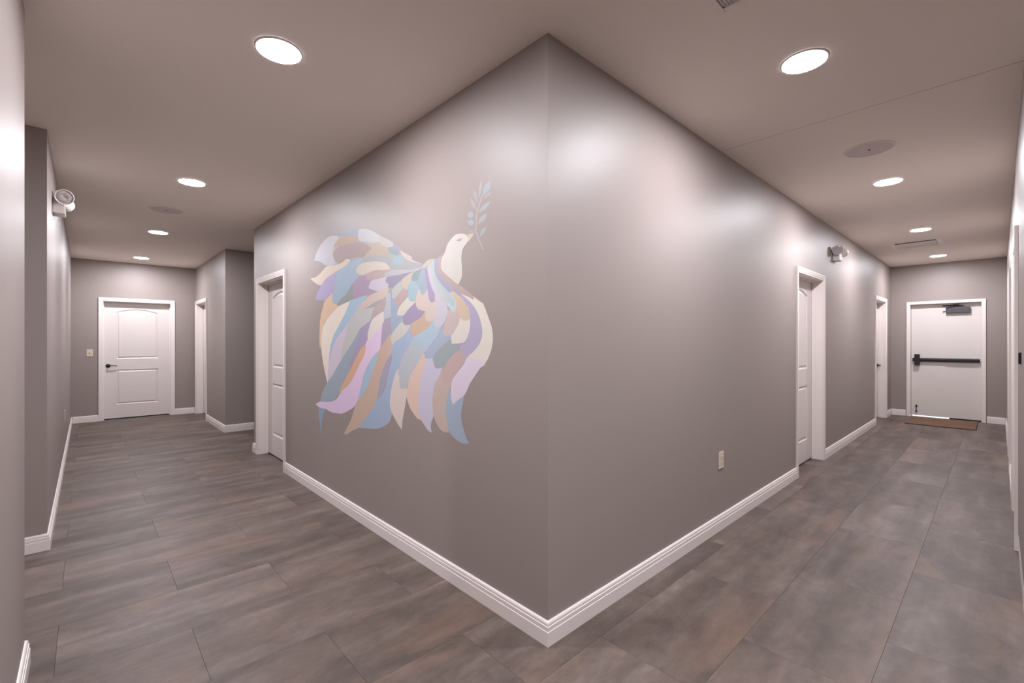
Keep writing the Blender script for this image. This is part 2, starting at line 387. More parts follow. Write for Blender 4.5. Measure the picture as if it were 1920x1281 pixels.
def leaf_meshes(w, z0, z1, yf, thick):
    """slab with two routed panels (the upper one arched); returns slab bmesh and panel bmeshes"""
    bm = bmesh.new(); hw = w/2; S = 0.168
    panels = [(-hw+S, hw-S, 1.052, 1.872, 0.058), (-hw+S, hw-S, 0.252, 0.862, 0.0)]
    def ring(pts, y): return [bm.verts.new((x, y, z)) for x, z in pts]
    outer = ring([(-hw, z0), (hw, z0), (hw, z1), (-hw, z1)], yf)
    es = [bm.edges.new((outer[i], outer[(i+1) % 4])) for i in range(4)]
    pbs = []
    for p in panels:
        c0 = ring(contour(*p, 0.0), yf); c1 = ring(contour(*p, 0.004), yf-0.006); c2 = ring(contour(*p, 0.018), yf-0.0135)
        k = len(c0)
        es += [bm.edges.new((c0[i], c0[(i+1) % k])) for i in range(k)]
        for a, b in ((c0, c1), (c1, c2)):
            for i in range(k): bm.faces.new((a[i], a[(i+1) % k], b[(i+1) % k], b[i]))
        pb = bmesh.new()
        q0 = [pb.verts.new((x, yf-0.0135, z)) for x, z in contour(*p, 0.018)]
        q1 = [pb.verts.new((x, yf-0.0045, z)) for x, z in contour(*p, 0.033)]
        q2 = [pb.verts.new((x, yf-0.0022, z)) for x, z in contour(*p, 0.039)]
        qb = [pb.verts.new((x, yf-0.022, z)) for x, z in contour(*p, 0.018)]
        for a, b in ((qb, q0), (q0, q1), (q1, q2)):
            for i in range(k): pb.faces.new((a[i], a[(i+1) % k], b[(i+1) % k], b[i]))
        pb.faces.new(q2); pb.faces.new(qb)
        pbs.append(pb)
    bmesh.ops.triangle_fill(bm, use_beauty=True, use_dissolve=False, edges=es)
    back = [bm.verts.new((v.co.x, yf-thick, v.co.z)) for v in outer]
    for i in range(4): bm.faces.new((outer[i], outer[(i+1) % 4], back[(i+1) % 4], back[i]))
    bm.faces.new(back)
    return bm, pbs
def lever_handle(parent, x, z, yf, direction):
    h = empty('door_handle', (x, yf, z)); h.parent = parent; h['label'] = 'dark bronze lever handle'
    bm = bmesh.new(); lathe(bm, [(0, 0.011), (0.018, 0.011), (0.028, 0.0085), (0.033, 0.003), (0.033, 0.0002), (0, 0.0002)], 28, 'y')
    lathe(bm, [(0, 0.050), (0.0085, 0.050), (0.0115, 0.046), (0.0115, 0.011), (0, 0.011)], 16, 'y')
    mesh_obj('rosette', bm, 'black', h, True)
    bm = bmesh.new(); s = direction
    tube(bm, [(-.004*s, .044, 0), (.02*s, .046, .001), (.05*s, .047, .002), (.08*s, .045, .0), (.112*s, .040, -.003), (.118*s, .036, -.003)],
         [.0085, .0085, .0078, .0075, .0075, .005], 12)
    mesh_obj('lever', bm, 'black', h, True)
def panel_door(n, loc, rz, w, handle=None, label=''):
    d = empty('door_%d' % n, loc, rz); struct(d, label)
    hw = w/2
    bm = bmesh.new(); casing(bm, hw, OH, CP); mesh_obj('casing', bm, 'trim', d)
    bm = bmesh.new(); jamb(bm, hw, OH, -.103, -.070); mesh_obj('jamb', bm, 'trim', d)
    lb, pbs = leaf_meshes(w-.007, 0.016, OH-.004, -.1042, .0345)
    lf = mesh_obj('leaf', lb, 'door', d)
    for pb in pbs: mesh_obj('panel', pb, 'door', lf)
    if handle: lever_handle(d, handle[0]*(hw-.062), 0.935, -.1042, handle[1])
    for z in (.22, 1.02, 1.83):
        bm = bmesh.new(); s = -handle[0] if handle else 1
        tube(bm, [(s*(hw-.0115), -.139, z-.045), (s*(hw-.0115), -.139, z+.045)], .0055, 10)
        hg = mesh_obj('hinge', bm, 'black', d); 
    return d
panel_door(1, (XM, D_MURAL[0], 0), PI/2, D_MURAL[1], (-1, 1), 'white two-panel door beside the bird mural, near the left corridor passage')
panel_door(2, (XM, D_BLOCK[0], 0), PI/2, D_BLOCK[1], (-1, 1), 'white door on the right at the far end of the left corridor')
panel_door(3, (D_FARL[0], YF, 0), PI, D_FARL[1], (1, -1), 'white arched two-panel door facing down the left corridor')
panel_door(4, (D_R1[0], YC, 0), PI, D_R1[1], (1, -1), 'nearer white two-panel door in the centre block, right corridor')
panel_door(5, (D_R2[0], YC, 0), PI, D_R2[1], (-1, 1), 'farther white door in the centre block, beside the exit wall')
panel_door(6, (D_W1[0], YR, 0), 0, D_W1[1], (1, -1), 'nearer white door in the right-hand corridor wall, seen edge-on')
panel_door(7, (D_W2[0], YR, 0), 0, D_W2[1], (1, -1), 'farther white door in the right-hand corridor wall, seen edge-on')

# exit door: flush steel leaf with push bar and closer
ex = empty('door_8', (XE, D_EXIT[0], 0), PI/2); struct(ex, 'white flush exit door with black push bar at the end of the right corridor')
hw = D_EXIT[1]/2
bm = bmesh.new(); casing(bm, hw, EXIT_OH, [(0, 0.0), (0, 0.014), (0.003, 0.016), (0.047, 0.016), (0.050, 0.014), (0.050, 0.0)]); mesh_obj('casing', bm, 'trim', ex)
bm = bmesh.new(); jamb(bm, hw, EXIT_OH, -.14, -.128); mesh_obj('jamb', bm, 'trim', ex)
YL = -.078
bm = bmesh.new(); box(bm, -hw+.003, hw-.003, YL-.045, YL, 0.020, EXIT_OH-.004, bevel=.002, seg=1); mesh_obj('leaf', bm, 'exit', ex)
bm = bmesh.new(); box(bm, -hw+.003, -.055, YL-.040, YL-.006, 0.0015, 0.0195); mesh_obj('door_sweep', bm, 'rubber', ex)
# push bar
pbar = empty('push_bar', (0, YL, 1.03)); pbar.parent = ex; pbar['label'] = 'dark push bar across the exit door'
bm = bmesh.new()
pr = [(0, -.032), (.032, -.032), (.044, -.025), (.048, -.008), (.048, .012), (.042, .027), (.030, .032), (0, .032)]
for xa, xb in ((-.415, .325),):
    A_ = [bm.verts.new((xa, y+.0005, z)) for y, z in pr]; B_ = [bm.verts.new((xb, y+.0005, z)) for y, z in pr]
    for i in range(len(pr)):
        j = (i+1) % len(pr); bm.faces.new((A_[i], A_[j], B_[j], B_[i]))
    bm.faces.new(A_); bm.faces.new(B_)
mesh_obj('rail', bm, 'panic', pbar)
bm = bmesh.new(); box(bm, -.395, -.02, 0.0486, .060, -.020, .020, bevel=.004); mesh_obj('push_pad', bm, 'panic', pbar)
bm = bmesh.new(); box(bm, .326, .398, .0005, .066, -.098, .098, bevel=.008, seg=3); mesh_obj('latch_case', bm, 'panic', pbar)
bm = bmesh.new(); box(bm, .3985, .425, .0005, .030, -.030, .030, bevel=.004); mesh_obj('latch_bolt', bm, 'panic', pbar)
bm = bmesh.new(); box(bm, -.430, -.4155, .0005, .050, -.030, .030, bevel=.004); mesh_obj('end_cap', bm, 'panic', pbar)
# closer
cl = empty('door_closer', (-.165, YL, 1.905)); cl.parent = ex; cl['label'] = 'slate grey door closer'
bm = bmesh.new(); box(bm, -.15, .15, .0005, .058, -.052, .052, bevel=.006); mesh_obj('cover', bm, 'closer', cl)
bm = bmesh.new(); lathe(bm, [(0, .068), (.016, .068), (.018, .064), (.018, .0525), (0, .0525)], 20, 'z', (-.06, .03, 0)); mesh_obj('spindle', bm, 'black', cl, True)
bm = bmesh.new(); tube(bm, [(-.06, .03, .066), (.06, .075, .068), (.19, .12, .070)], [.011, .009, .008], 10); mesh_obj('main_arm', bm, 'black', cl)
bm = bmesh.new(); tube(bm, [(.19, .12, .079), (.10, .10, .080), (.02, .0775, .090)], .007, 10); mesh_obj('forearm', bm, 'black', cl)
bm = bmesh.new(); box(bm, -.02, .06, .062, .0775, .078, .105, bevel=.003); mesh_obj('bracket', bm, 'black', cl)
# kick-down holder
kh = empty('door_holder', (.375, YL, .145)); kh.parent = ex; kh['label'] = 'small dark flip-down door holder'
bm = bmesh.new(); box(bm, -.014, .014, .0005, .012, .030, .062, bevel=.003); mesh_obj('plate', bm, 'black', kh)
bm = bmesh.new(); tube(bm, [(0, .014, .05), (0, .02, .0), (0, .024, -.04)], .005, 8); mesh_obj('arm', bm, 'black', kh)
bm = bmesh.new(); lathe(bm, [(0, -.062), (.013, -.062), (.017, -.056), (.014, -.038), (0, -.036)], 16, 'z', (0, .024, 0)); mesh_obj('foot', bm, 'rubber', kh, True)

# ---------------------------------------------------------------- ceiling fixtures
def downlight():
    r = empty('ceiling_light', (0, 0, H))
    bm = bmesh.new(); lathe(bm, [(.0945, -.0005), (.0945, -.005), (.096, -.007), (.101, -.0055), (.105, -.0005)], 48); mesh_obj('trim_ring', bm, 'plastic', r, True)
    bm = bmesh.new(); lathe(bm, [(.094, -.0006), (.094, -.0055), (.07, -.0080), (.035, -.0092), (0, -.0096)], 48); mesh_obj('lens', bm, 'led', r, True)
    return r
LIGHTS = [(.667, 2.335, 'large round recessed light nearest the viewer, left corridor ceiling'),
          (.665, 4.780, 'second round recessed light along the left corridor ceiling'),
          (.661, 7.260, 'third round recessed light along the left corridor, past the speaker'),
          (.657, 9.672, 'small round recessed light just before the far door, left corridor'),
          (2.585, .656, 'large round recessed light nearest the viewer, right corridor ceiling'),
          (5.060, .656, 'round recessed light just past the speaker, right corridor ceiling'),
          (7.523, .663, 'round recessed light just before the rectangular vent, right corridor'),
          (10.02, .671, 'small round recessed light nearest the exit door, right corridor')]
d0 = downlight()
for i, (x, y, lab) in enumerate(LIGHTS):
    o = d0 if i == 0 else copy_tree(d0)
    o.location = (x, y, H); tag(o, lab, 'ceiling light', 'recessed ceiling lights in the two corridors')
for x, y, lab in ((.667, .540, 'added unseen fill light over the corridor junction'), (-1.60, -.60, 'added unseen fill light over the left of the lobby'), (1.60, -1.60, 'added unseen fill light over the right of the lobby'), (-2.10, 3.50, 'added unseen fill light inside the side recess')):  # unseen fittings added as fill to brighten junction walls, lobby side and recess
    o = copy_tree(d0); o.location = (x, y, H); tag(o, lab, 'ceiling light', 'unseen fill lights added out of view')

def speaker(loc, lab):
    r = empty('ceiling_speaker', loc); tag(r, lab, 'speaker', 'round in-ceiling speakers')
    bm = bmesh.new(); lathe(bm, [(.134, -.0005), (.134, -.004), (.138, -.006), (.146, -.005), (.150, -.0005)], 56); mesh_obj('trim_ring', bm, 'ring', r, True)
    bm = bmesh.new(); lathe(bm, [(.1335, -.0006), (.1335, -.0025), (.09, -.0040), (.04, -.0046), (0, -.0048)], 56); g = mesh_obj('grille', bm, 'grille', r, True)
    bm = bmesh.new(); box(bm, -.014, .014, -.005, .005, -.0062, -.0049, bevel=.0005, seg=1); mesh_obj('badge', bm, 'ventdark', g)
    return r
speaker((4.110, .638, H), 'grey round speaker grille in the right corridor ceiling')
speaker((.610, 5.975, H), 'faint round speaker grille in the left corridor ceiling')

# return grille whose corner shows at the top edge
rg = empty('return_grille', (1.650, .505, H)); tag(rg, 'square ceiling vent cut off by the top edge of the picture', 'vent')
S_ = .304
bm = bmesh.new()
for (x0, x1, y0, y1) in ((-S_, S_, S_-.030, S_), (-S_, S_, -S_, -S_+.030), (-S_, -S_+.030, -S_+.030, S_-.030), (S_-.030, S_, -S_+.030, S_-.030)):
    box(bm, x0, x1, y0, y1, -.008, -.0005, bevel=.002, seg=1)
mesh_obj('frame', bm, 'vent', rg)
bm = bmesh.new(); box(bm, -S_+.0305, S_-.0305, -S_+.0305, S_-.0305, -.0015, -.0005); mesh_obj('backing', bm, 'ventdark', rg)
for s in (-1, 1):
    for ax in (0, 1):
        bm = bmesh.new(); q = S_-.0385
        if ax: box(bm, s*q-.004 if s < 0 else q-.004, s*q+.004 if s < 0 else q+.004, -q, q, -.007, -.0016)
        else: box(bm, -q+.0045, q-.0045, (s*q-.004), (s*q+.004), -.007, -.0016)
        mesh_obj('core_edge', bm, 'core', rg)
n = 44; q = S_-.0435
for i in range(n):
    y = -q + 2*q*(i+.5)/n
    bm = bmesh.new(); box(bm, -q, q, -.0062, .0062, -.0007, .0007)
    bmesh.ops.rotate(bm, verts=bm.verts, cent=(0, 0, 0), matrix=Matrix.Rotation(math.radians(12), 3, 'X'))
    if i == 0: sl = mesh_obj('slat', bm, 'core', rg); sl.location = (0, y, -.0046)
    else:
        bm.free(); c = sl.copy(); COL.objects.link(c); c.location = (0, y, -.0046)

# supply diffuser near the exit
dv = empty('supply_vent', (8.560, .800, H)); tag(dv, 'rectangular white ceiling vent between the last two right corridor lights', 'vent')
a, b = .275, .290
bm = bmesh.new()
oc = [(-a, -b), (a, -b), (a, b), (-a, b)]; ic = [(-a+.075, -b+.075), (a-.075, -b+.075), (a-.075, b-.075), (-a+.075, b-.075)]
v0_ = [bm.verts.new((x, y, -.0005)) for x, y in oc]; v1_ = [bm.verts.new((x, y, -.004)) for x, y in oc]
v2_ = [bm.verts.new((x*(1-.06), y*(1-.06), -.010)) for x, y in oc]; v3_ = [bm.verts.new((x, y, -.004)) for x, y in ic]; v4_ = [bm.verts.new((x, y, -.0005)) for x, y in ic]
for p, q_ in ((v0_, v1_), (v1_, v2_), (v2_, v3_), (v3_, v4_)):
    for i in range(4): bm.faces.new((p[i], p[(i+1) % 4], q_[(i+1) % 4], q_[i]))
mesh_obj('frame', bm, 'vent', dv)
bm = bmesh.new(); box(bm, -a+.0755, a-.0755, -b+.0755, b-.0755, -.0025, -.0006); mesh_obj('backing', bm, 'ventdark', dv)
for i in range(8):
    x = -a+.150 + i*(2*a-.243)/7
    bm = bmesh.new(); box(bm, -.0225, .0225, -b+.077, b-.077, -.0008, .0008)
    bmesh.ops.rotate(bm, verts=bm.verts, cent=(0, 0, 0), matrix=Matrix.Rotation(math.radians(20), 3, 'Y'))
    if i == 0: sl2 = mesh_obj('slat', bm, 'vent', dv); sl2.location = (x, 0, -.0150)
    else:
        bm.free(); c = sl2.copy(); COL.objects.link(c); c.location = (x, 0, -.0150)

# ---------------------------------------------------------------- emergency lights (local: x along wall, +y out, z up)
def emergency_light():
    r = empty('emergency_light', (0, 0, 0))
    bm = bmesh.new()
    # body: side profile extruded along x
    pr = [(.0006, -.082), (.064, -.082), (.070, -.076), (.066, -.010), (.058, .020), (.036, .060), (.012, .082), (.0006, .084)]
    W2 = .078
    a_ = [bm.verts.new((-W2, y, z)) for y, z in pr]; b_ = [bm.verts.new((W2, y, z)) for y, z in pr]
    for i in range(len(pr)):
        j = (i+1) % len(pr); bm.faces.new((a_[i], a_[j], b_[j], b_[i]))
    bm.faces.new(a_); bm.faces.new(b_)
    bmesh.ops.bevel(bm, geom=[e for e in bm.edges], offset=.003, segments=2, affect='EDGES')
    bd = mesh_obj('body', bm, 'plastic', r)
    bm = bmesh.new(); box(bm, -.012, .012, .0662, .0705, -.070, -.058, bevel=.0015, seg=1); mesh_obj('test_button', bm, 'lens', bd)
    for s in (-1, 1):
        bm = bmesh.new(); tube(bm, [(s*.070, .036, .020), (s*.082, .050, .030), (s*.090, .056, .034)], [.014, .014, .012], 14); mesh_obj('neck', bm, 'plastic', r, True)
        hd = bmesh.new(); lathe(hd, [(.0, -.046), (.020, -.044), (.038, -.034), (.049, -.016), (.055, .004), (.056, .018), (.053, .022), (.050, .020), (.050, .017)], 36, 'x')
        ln = bmesh.new(); lathe(ln, [(.0498, .0165), (.040, .0195), (.020, .021), (.012, .0185), (0, .018)], 36, 'x')
        mt = Matrix.Translation((s*.128, .062, .034)) @ Matrix.Rotation(math.radians(12*s), 4, 'Z') @ Matrix.Rotation(math.radians(12*s), 4, 'Y') @ Matrix.Scale(s, 4, (1, 0, 0))
        for q in (hd, ln): bmesh.ops.transform(q, matrix=mt, verts=q.verts)
        h = mesh_obj('lamp_head', hd, 'plastic', r, True); mesh_obj('lens', ln, 'lens', h, True)
    return r
el = emergency_light(); el.location = (XL, 4.965, 2.418); el.rotation_euler = (0, 0, -PI/2)
tag(el, 'white twin-head emergency light on the left corridor wall by the recess', 'emergency light', 'twin-head emergency lights')
el2 = copy_tree(el); el2.location = (6.690, YC, 2.420); el2.rotation_euler = (0, 0, PI)
tag(el2, 'twin-head emergency light above the nearer door, right corridor', 'emergency light', 'twin-head emergency lights')

# ---------------------------------------------------------------- wall plates
def outlet(loc, rz, lab):
    r = empty('wall_outlet', loc, rz); tag(r, lab, 'outlet', 'duplex wall outlets')
    bm = bmesh.new(); box(bm, -.038, .038, .0006, .0065, -.060, .060, bevel=.0025); mesh_obj('cover_plate', bm, 'ivory', r)
    for s in (-1, 1):
        bm = bmesh.new(); box(bm, -.0165, .0165, .0067, .0085, s*.0195-.0145, s*.0195+.0145, bevel=.0012, seg=1); rc = mesh_obj('receptacle', bm, 'ivory', r)
        bm = bmesh.new()
        box(bm, -.0075, -.0055, .0086, .0089, s*.0195-.002, s*.0195+.007); box(bm, .0055, .0075, .0086, .0089, s*.0195-.002, s*.0195+.006)
        box(bm, -.002, .002, .0086, .0089, s*.0195-.009, s*.0195-.005); mesh_obj('slots', bm, 'ivory_dark', rc)
    bm = bmesh.new(); lathe(bm, [(0, .0078), (.003, .0074), (.0032, .0066), (0, .0066)], 12, 'y'); mesh_obj('screw', bm, 'steel', r)
    return r
outlet((3.362, YC, .497), PI, 'beige duplex outlet low on the wall right of the corner')
outlet((XL, 7.35, .505), -PI/2, 'small outlet low on the left corridor wall, seen edge-on')
sw = empty('light_switch', (.036, YF, 1.165), PI); tag(sw, 'ivory toggle switch left of the far white door', 'light switch')
bm = bmesh.new(); box(bm, -.040, .040, .0006, .0065, -.060, .060, bevel=.0025); mesh_obj('cover_plate', bm, 'ivory', sw)
bm = bmesh.new(); box(bm, -.0055, .0055, .0066, .0080, -.0125, .0125); mesh_obj('slot', bm, 'ivory_dark', sw)
bm = bmesh.new(); box(bm, -.0042, .0042, .0080, .0200, -.002, .009, bevel=.0015, seg=1); mesh_obj('toggle', bm, 'ivory', sw)
for s in (-1, 1):
    bm = bmesh.new(); lathe(bm, [(0, .0078), (.003, .0074), (.0032, .0066), (0, .0066)], 12, 'y', (0, 0, s*.030)); mesh_obj('screw', bm, 'steel', sw)
tp = empty('wall_control', (3.86, YR, 1.262)); tag(tp, 'small black control on the right-hand wall, seen edge-on at the picture edge', 'wall control')
bm = bmesh.new(); box(bm, -.045, .045, .0006, .004, -.034, .034, bevel=.001, seg=1); mesh_obj('back_plate', bm, 'panic', tp)
bm = bmesh.new(); box(bm, -.043, .043, .0041, .0115, -.032, .032, bevel=.003); mesh_obj('cover', bm, 'panic', tp)

# ---------------------------------------------------------------- door mat
mt_ = empty('door_mat', (10.385, .655, 0)); tag(mt_, 'brown coir door mat in front of the exit door', 'door mat')
bm = bmesh.new(); box(bm, -.50, .50, -.42, .42, .0008, .004); mesh_obj('backing', bm, 'rubber', mt_)
bm = bmesh.new(); box(bm, -.492, .492, -.412, .412, .0041, .014, bevel=.004); mesh_obj('pile', bm, 'coir', mt_)

# ---------------------------------------------------------------- mural: painted bird, flat paint shapes (wall y, z in millimetres)
# (part, paint colour, layer, outline)
MURAL = [
 ('base_coat', (0.355, 0.347, 0.363), 0, [4168,2102,4011,2191,3750,2215,3464,2201,3229,2170,3016,2100,2822,2008,2696,1949,2619,1904,2481,1856,2330,1825,2238,1836,2204,1762,2061,1668,1940,1586,1894,1515,1828,1436,1828,1360,1952,1267,2073,1152,2073,1092,2086,1009,2073,905,2137,897,2170,874,2273,919,2330,892,2434,916,2552,970,2619,1050,2678,914,2785,903,2917,819,3120,770,3391,889,3723,801,4011,828,3834,1014,3892,1101,4011,1385,3966,1557,3936,1694,4011,1803,4168,1905,3863,1960]),
 ('feather', (0.469, 0.449, 0.471), 1, [4241,2091,4192,2147,4120,2196,4026,2229,3907,2249,3792,2241,3696,2222,3709,2183,3792,2158,3806,2093,3750,2024,3806,1992,3907,2002,4011,2029,4104,2064]),
 ('feather', (0.225, 0.28, 0.352), 2, [3716,2222,3642,2232,3539,2238,3439,2225,3318,2206,3303,2173,3391,2170,3488,2184,3603,2198]),
 ('feather', (0.342, 0.239, 0.224), 2, [3820,2095,3750,2124,3642,2135,3539,2135,3391,2127,3229,2091,3089,2030,3142,2009,3229,1987,3391,2003,3539,2007,3642,1989,3764,2021]),
 ('feather', (0.419, 0.27, 0.165), 3, [3806,2149,3750,2179,3642,2210,3526,2196,3391,2170,3297,2152,3332,2127,3415,2123,3539,2127,3669,2133]),
 ('feather', (0.461, 0.444, 0.453), 4, [3326,2205,3263,2201,3174,2183,3078,2149,3006,2117,2908,2075,2947,2046,3037,2051,3174,2092,3309,2124,3330,2168]),
 ('feather', (0.423, 0.343, 0.256), 5, [3185,2079,3037,2065,2917,2042,2860,1996,2850,1963,2908,1948,3057,1963,3240,1988,3163,2014,3099,2032]),
 ('feather', (0.443, 0.401, 0.372), 6, [3006,2117,2917,2079,2832,2046,2776,2015,2786,1994,2879,2008,2966,2047]),
 ('feather', (0.354, 0.347, 0.342), 6, [3252,1990,3057,1971,2860,1950,2732,1939,2670,1924,2619,1887,2536,1855,2434,1833,2374,1834,2404,1815,2520,1823,2687,1825,2794,1829,2976,1858,3057,1906,3262,1951]),
 ('feather', (0.251, 0.295, 0.3), 7, [2860,1998,2795,1997,2732,1966,2701,1926,2776,1939,2836,1965]),
 ('feather', (0.315, 0.277, 0.347), 8, [2795,2019,2745,2004,2692,1970,2688,1953,2709,1927,2732,1963,2776,1990]),
 ('feather', (0.313, 0.394, 0.42), 7, [2794,1925,2683,1917,2657,1883,2678,1862,2794,1876]),
 ('feather', (0.476, 0.431, 0.38), 9, [2700,1963,2619,1926,2540,1893,2552,1882,2481,1854,2404,1830,2536,1861,2610,1888,2661,1918]),
 ('feather', (0.296, 0.258, 0.242), 10, [2544,1894,2465,1870,2370,1846,2404,1832,2481,1854,2540,1876]),
 ('feather', (0.627, 0.527, 0.426), 3, [4342,1938,4200,1938,4088,1962,3951,2004,3806,1992,3642,1994,3539,2013,3464,1992,3564,1958,3723,1938,3849,1919,3951,1890,4042,1864,4104,1855,4217,1886]),
 ('feather', (0.654, 0.467, 0.313), 1, [4011,1693,3936,1740,3834,1772,3806,1702,3696,1668,3669,1655,3723,1631,3820,1591,3921,1556,3996,1524,4026,1484,4065,1409,4076,1327,4104,1291,4117,1362,4112,1445,4104,1533,4073,1602,4026,1664]),
 ('feather', (0.381, 0.327, 0.49), 4, [4208,1735,4192,1770,4104,1834,3996,1888,3877,1916,3723,1933,3696,1870,3696,1832,3750,1804,3834,1766,3907,1737,3981,1717,4104,1721]),
 ('feather', (0.326, 0.42, 0.501), 7, [3274,1985,3240,1953,3309,1937,3379,1910,3355,1876,3320,1842,3415,1811,3476,1780,3539,1738,3642,1702,3723,1667,3820,1678,3827,1743,3764,1805,3750,1875,3750,1914,3642,1945,3539,1965,3391,1983]),
 ('feather', (0.28, 0.303, 0.291), 8, [3539,1738,3476,1780,3403,1815,3355,1749,3379,1684,3464,1682,3564,1668,3709,1647,3730,1667,3642,1702]),
 ('feather', (0.372, 0.272, 0.369), 9, [3415,1687,3421,1754,3427,1796,3344,1840,3252,1853,3142,1829,3089,1799,3120,1749,3032,1718,3078,1702,3207,1692,3309,1677]),
 ('feather', (0.451, 0.329, 0.307), 10, [3185,1853,3068,1864,2917,1856,2832,1849,2879,1829,2893,1798,3016,1802,3110,1804,3174,1817]),
 ('feather', (0.579, 0.507, 0.43), 11, [3373,1904,3309,1937,3207,1943,3057,1931,2917,1908,2855,1877,2822,1848,2917,1855,3057,1866,3163,1859,3252,1854,3338,1871]),
 ('feather', (0.428, 0.425, 0.43), 11, [2908,1830,2795,1838,2594,1819,2561,1813,2434,1815,2396,1819,2434,1803,2544,1799,2687,1801,2803,1800,2869,1804,2907,1818]),
 ('feather', (0.539, 0.483, 0.531), 12, [3153,1746,3115,1795,3016,1801,2917,1803,2874,1810,2893,1780,2841,1743,2855,1724,2937,1713,3027,1718]),
 ('feather', (0.293, 0.262, 0.34), 13, [2893,1778,2865,1798,2795,1799,2688,1794,2602,1799,2548,1798,2644,1775,2713,1751,2803,1724,2864,1729,2845,1746,2883,1765]),
 ('feather', (0.363, 0.487, 0.576), 10, [3513,1667,3415,1681,3286,1693,3163,1699,3263,1641,3309,1609,3391,1562,3476,1516,3539,1473,3642,1429,3736,1381,3806,1317,3849,1255,3885,1186,3914,1157,3907,1225,3870,1305,3834,1362,3792,1417,3709,1477,3629,1534,3564,1585]),
 ('feather', (0.751, 0.666, 0.57), 11, [3476,1671,3513,1635,3561,1585,3636,1529,3716,1471,3789,1417,3834,1362,3870,1305,3895,1226,3910,1157,3918,1043,3933,999,3981,1079,4026,1164,4065,1268,4076,1362,4057,1432,4011,1501,3921,1556,3820,1597,3709,1641,3590,1661]),
 ('feather', (0.501, 0.496, 0.476), 11, [3332,1602,3229,1599,3057,1605,3057,1557,3110,1516,3207,1480,3297,1437,3355,1387,3439,1335,3539,1274,3629,1213,3669,1201,3669,1247,3629,1318,3577,1404,3539,1462,3476,1523,3403,1562]),
 ('feather', (0.603, 0.516, 0.594), 12, [3478,1521,3523,1462,3561,1404,3613,1319,3649,1248,3640,1205,3723,1145,3820,1074,3921,1014,3924,1054,3910,1157,3866,1238,3806,1317,3736,1381,3642,1432,3564,1473]),
 ('feather', (0.581, 0.471, 0.399), 14, [3326,1610,3240,1655,3142,1692,3037,1706,2917,1724,2850,1728,2855,1685,2908,1657,3037,1642,3163,1611,3286,1593]),
 ('feather', (0.435, 0.354, 0.336), 15, [3078,1591,2996,1625,2903,1665,2869,1654,2908,1564,3006,1545,3078,1515,3126,1511,3099,1554]),
 ('feather', (0.314, 0.372, 0.429), 13, [3314,1442,3297,1402,3344,1336,3403,1264,3464,1195,3464,1132,3526,1076,3539,1091,3583,1035,3642,988,3702,940,3736,893,3820,856,3966,834,4096,826,4057,894,3996,957,3929,1005,3820,1076,3723,1148,3629,1216,3539,1277,3439,1341,3367,1397]),
 ('feather', (0.362, 0.305, 0.435), 14, [3174,1491,3110,1511,3131,1453,3158,1400,3174,1351,3218,1322,3274,1296,3332,1250,3391,1197,3457,1138,3488,1126,3476,1194,3415,1263,3367,1331,3320,1402,3311,1445,3246,1471]),
 ('feather', (0.635, 0.392, 0.243), 15, [3191,1344,3174,1302,3224,1257,3269,1201,3332,1138,3403,1083,3464,1038,3476,1032,3564,986,3642,953,3689,939,3669,970,3590,1035,3513,1098,3464,1142,3403,1197,3344,1249,3286,1298]),
 ('feather', (0.385, 0.32, 0.395), 1, [2927,1502,2822,1522,2799,1514,2799,1424,2836,1397,2893,1361,2951,1324,2961,1370,2947,1435,2937,1486]),
 ('feather', (0.37, 0.488, 0.585), 1, [2986,1305,2991,1248,3037,1199,3068,1150,3110,1090,3120,1070,3163,1018,3235,966,3326,905,3303,973,3274,1030,3240,1112,3180,1174,3163,1185,3099,1240,3037,1275]),
 ('feather', (0.551, 0.402, 0.317), 2, [2832,1404,2786,1390,2781,1325,2822,1266,2879,1214,2927,1157,2956,1099,2976,1070,2996,1007,3016,944,3047,898,3142,835,3224,766,3326,701,3439,661,3539,620,3592,618,3539,668,3464,736,3415,809,3373,870,3344,909,3309,919,3240,968,3174,1023,3136,1069,3120,1090,3078,1150,3037,1209,3006,1257,3001,1295,2951,1328,2898,1361]),
 ('feather', (0.695, 0.533, 0.689), 16, [2932,1498,2947,1426,2961,1342,2981,1298,3037,1271,3099,1236,3163,1185,3207,1139,3240,1093,3265,1041,3297,973,3344,898,3403,851,3488,816,3616,775,3723,765,3834,760,3966,771,4104,771,4213,792,4096,826,3966,834,3820,855,3723,889,3642,951,3539,996,3439,1055,3379,1110,3309,1179,3263,1216,3207,1282,3191,1351,3099,1404,3037,1432,2976,1464]),
 ('feather', (0.686, 0.612, 0.552), 17, [2917,1568,2912,1504,2981,1455,3047,1423,3094,1395,3155,1351,3169,1400,3139,1463,3099,1511,3037,1537]),
 ('feather', (0.363, 0.333, 0.409), 3, [2804,1280,2790,1244,2846,1151,2874,1077,2884,1053,2932,989,3022,941,3001,1012,2968,1117,2956,1118,2917,1185,2869,1233]),
 ('feather', (0.326, 0.386, 0.474), 2, [2822,1669,2732,1618,2723,1533,2653,1530,2653,1495,2732,1445,2804,1401,2818,1519]),
 ('feather', (0.45, 0.477, 0.514), 18, [2884,1682,2822,1687,2815,1523,2917,1508,2919,1565,2890,1609]),
 ('feather', (0.354, 0.429, 0.549), 4, [2569,1450,2556,1407,2488,1398,2552,1358,2608,1309,2657,1256,2700,1189,2735,1135,2771,1079,2803,1027,2826,962,2823,908,2796,868,2817,836,2841,806,2917,768,3037,733,3185,716,3326,699,3229,765,3153,829,3057,897,3027,938,2937,989,2884,1053,2860,1128,2799,1244,2813,1289,2786,1334,2740,1361,2679,1383,2619,1412]),
 ('feather', (0.283, 0.349, 0.424), 17, [4139,768,3958,776,4008,730,4046,679,4062,612,4067,537,4085,534,4096,608,4128,686]),
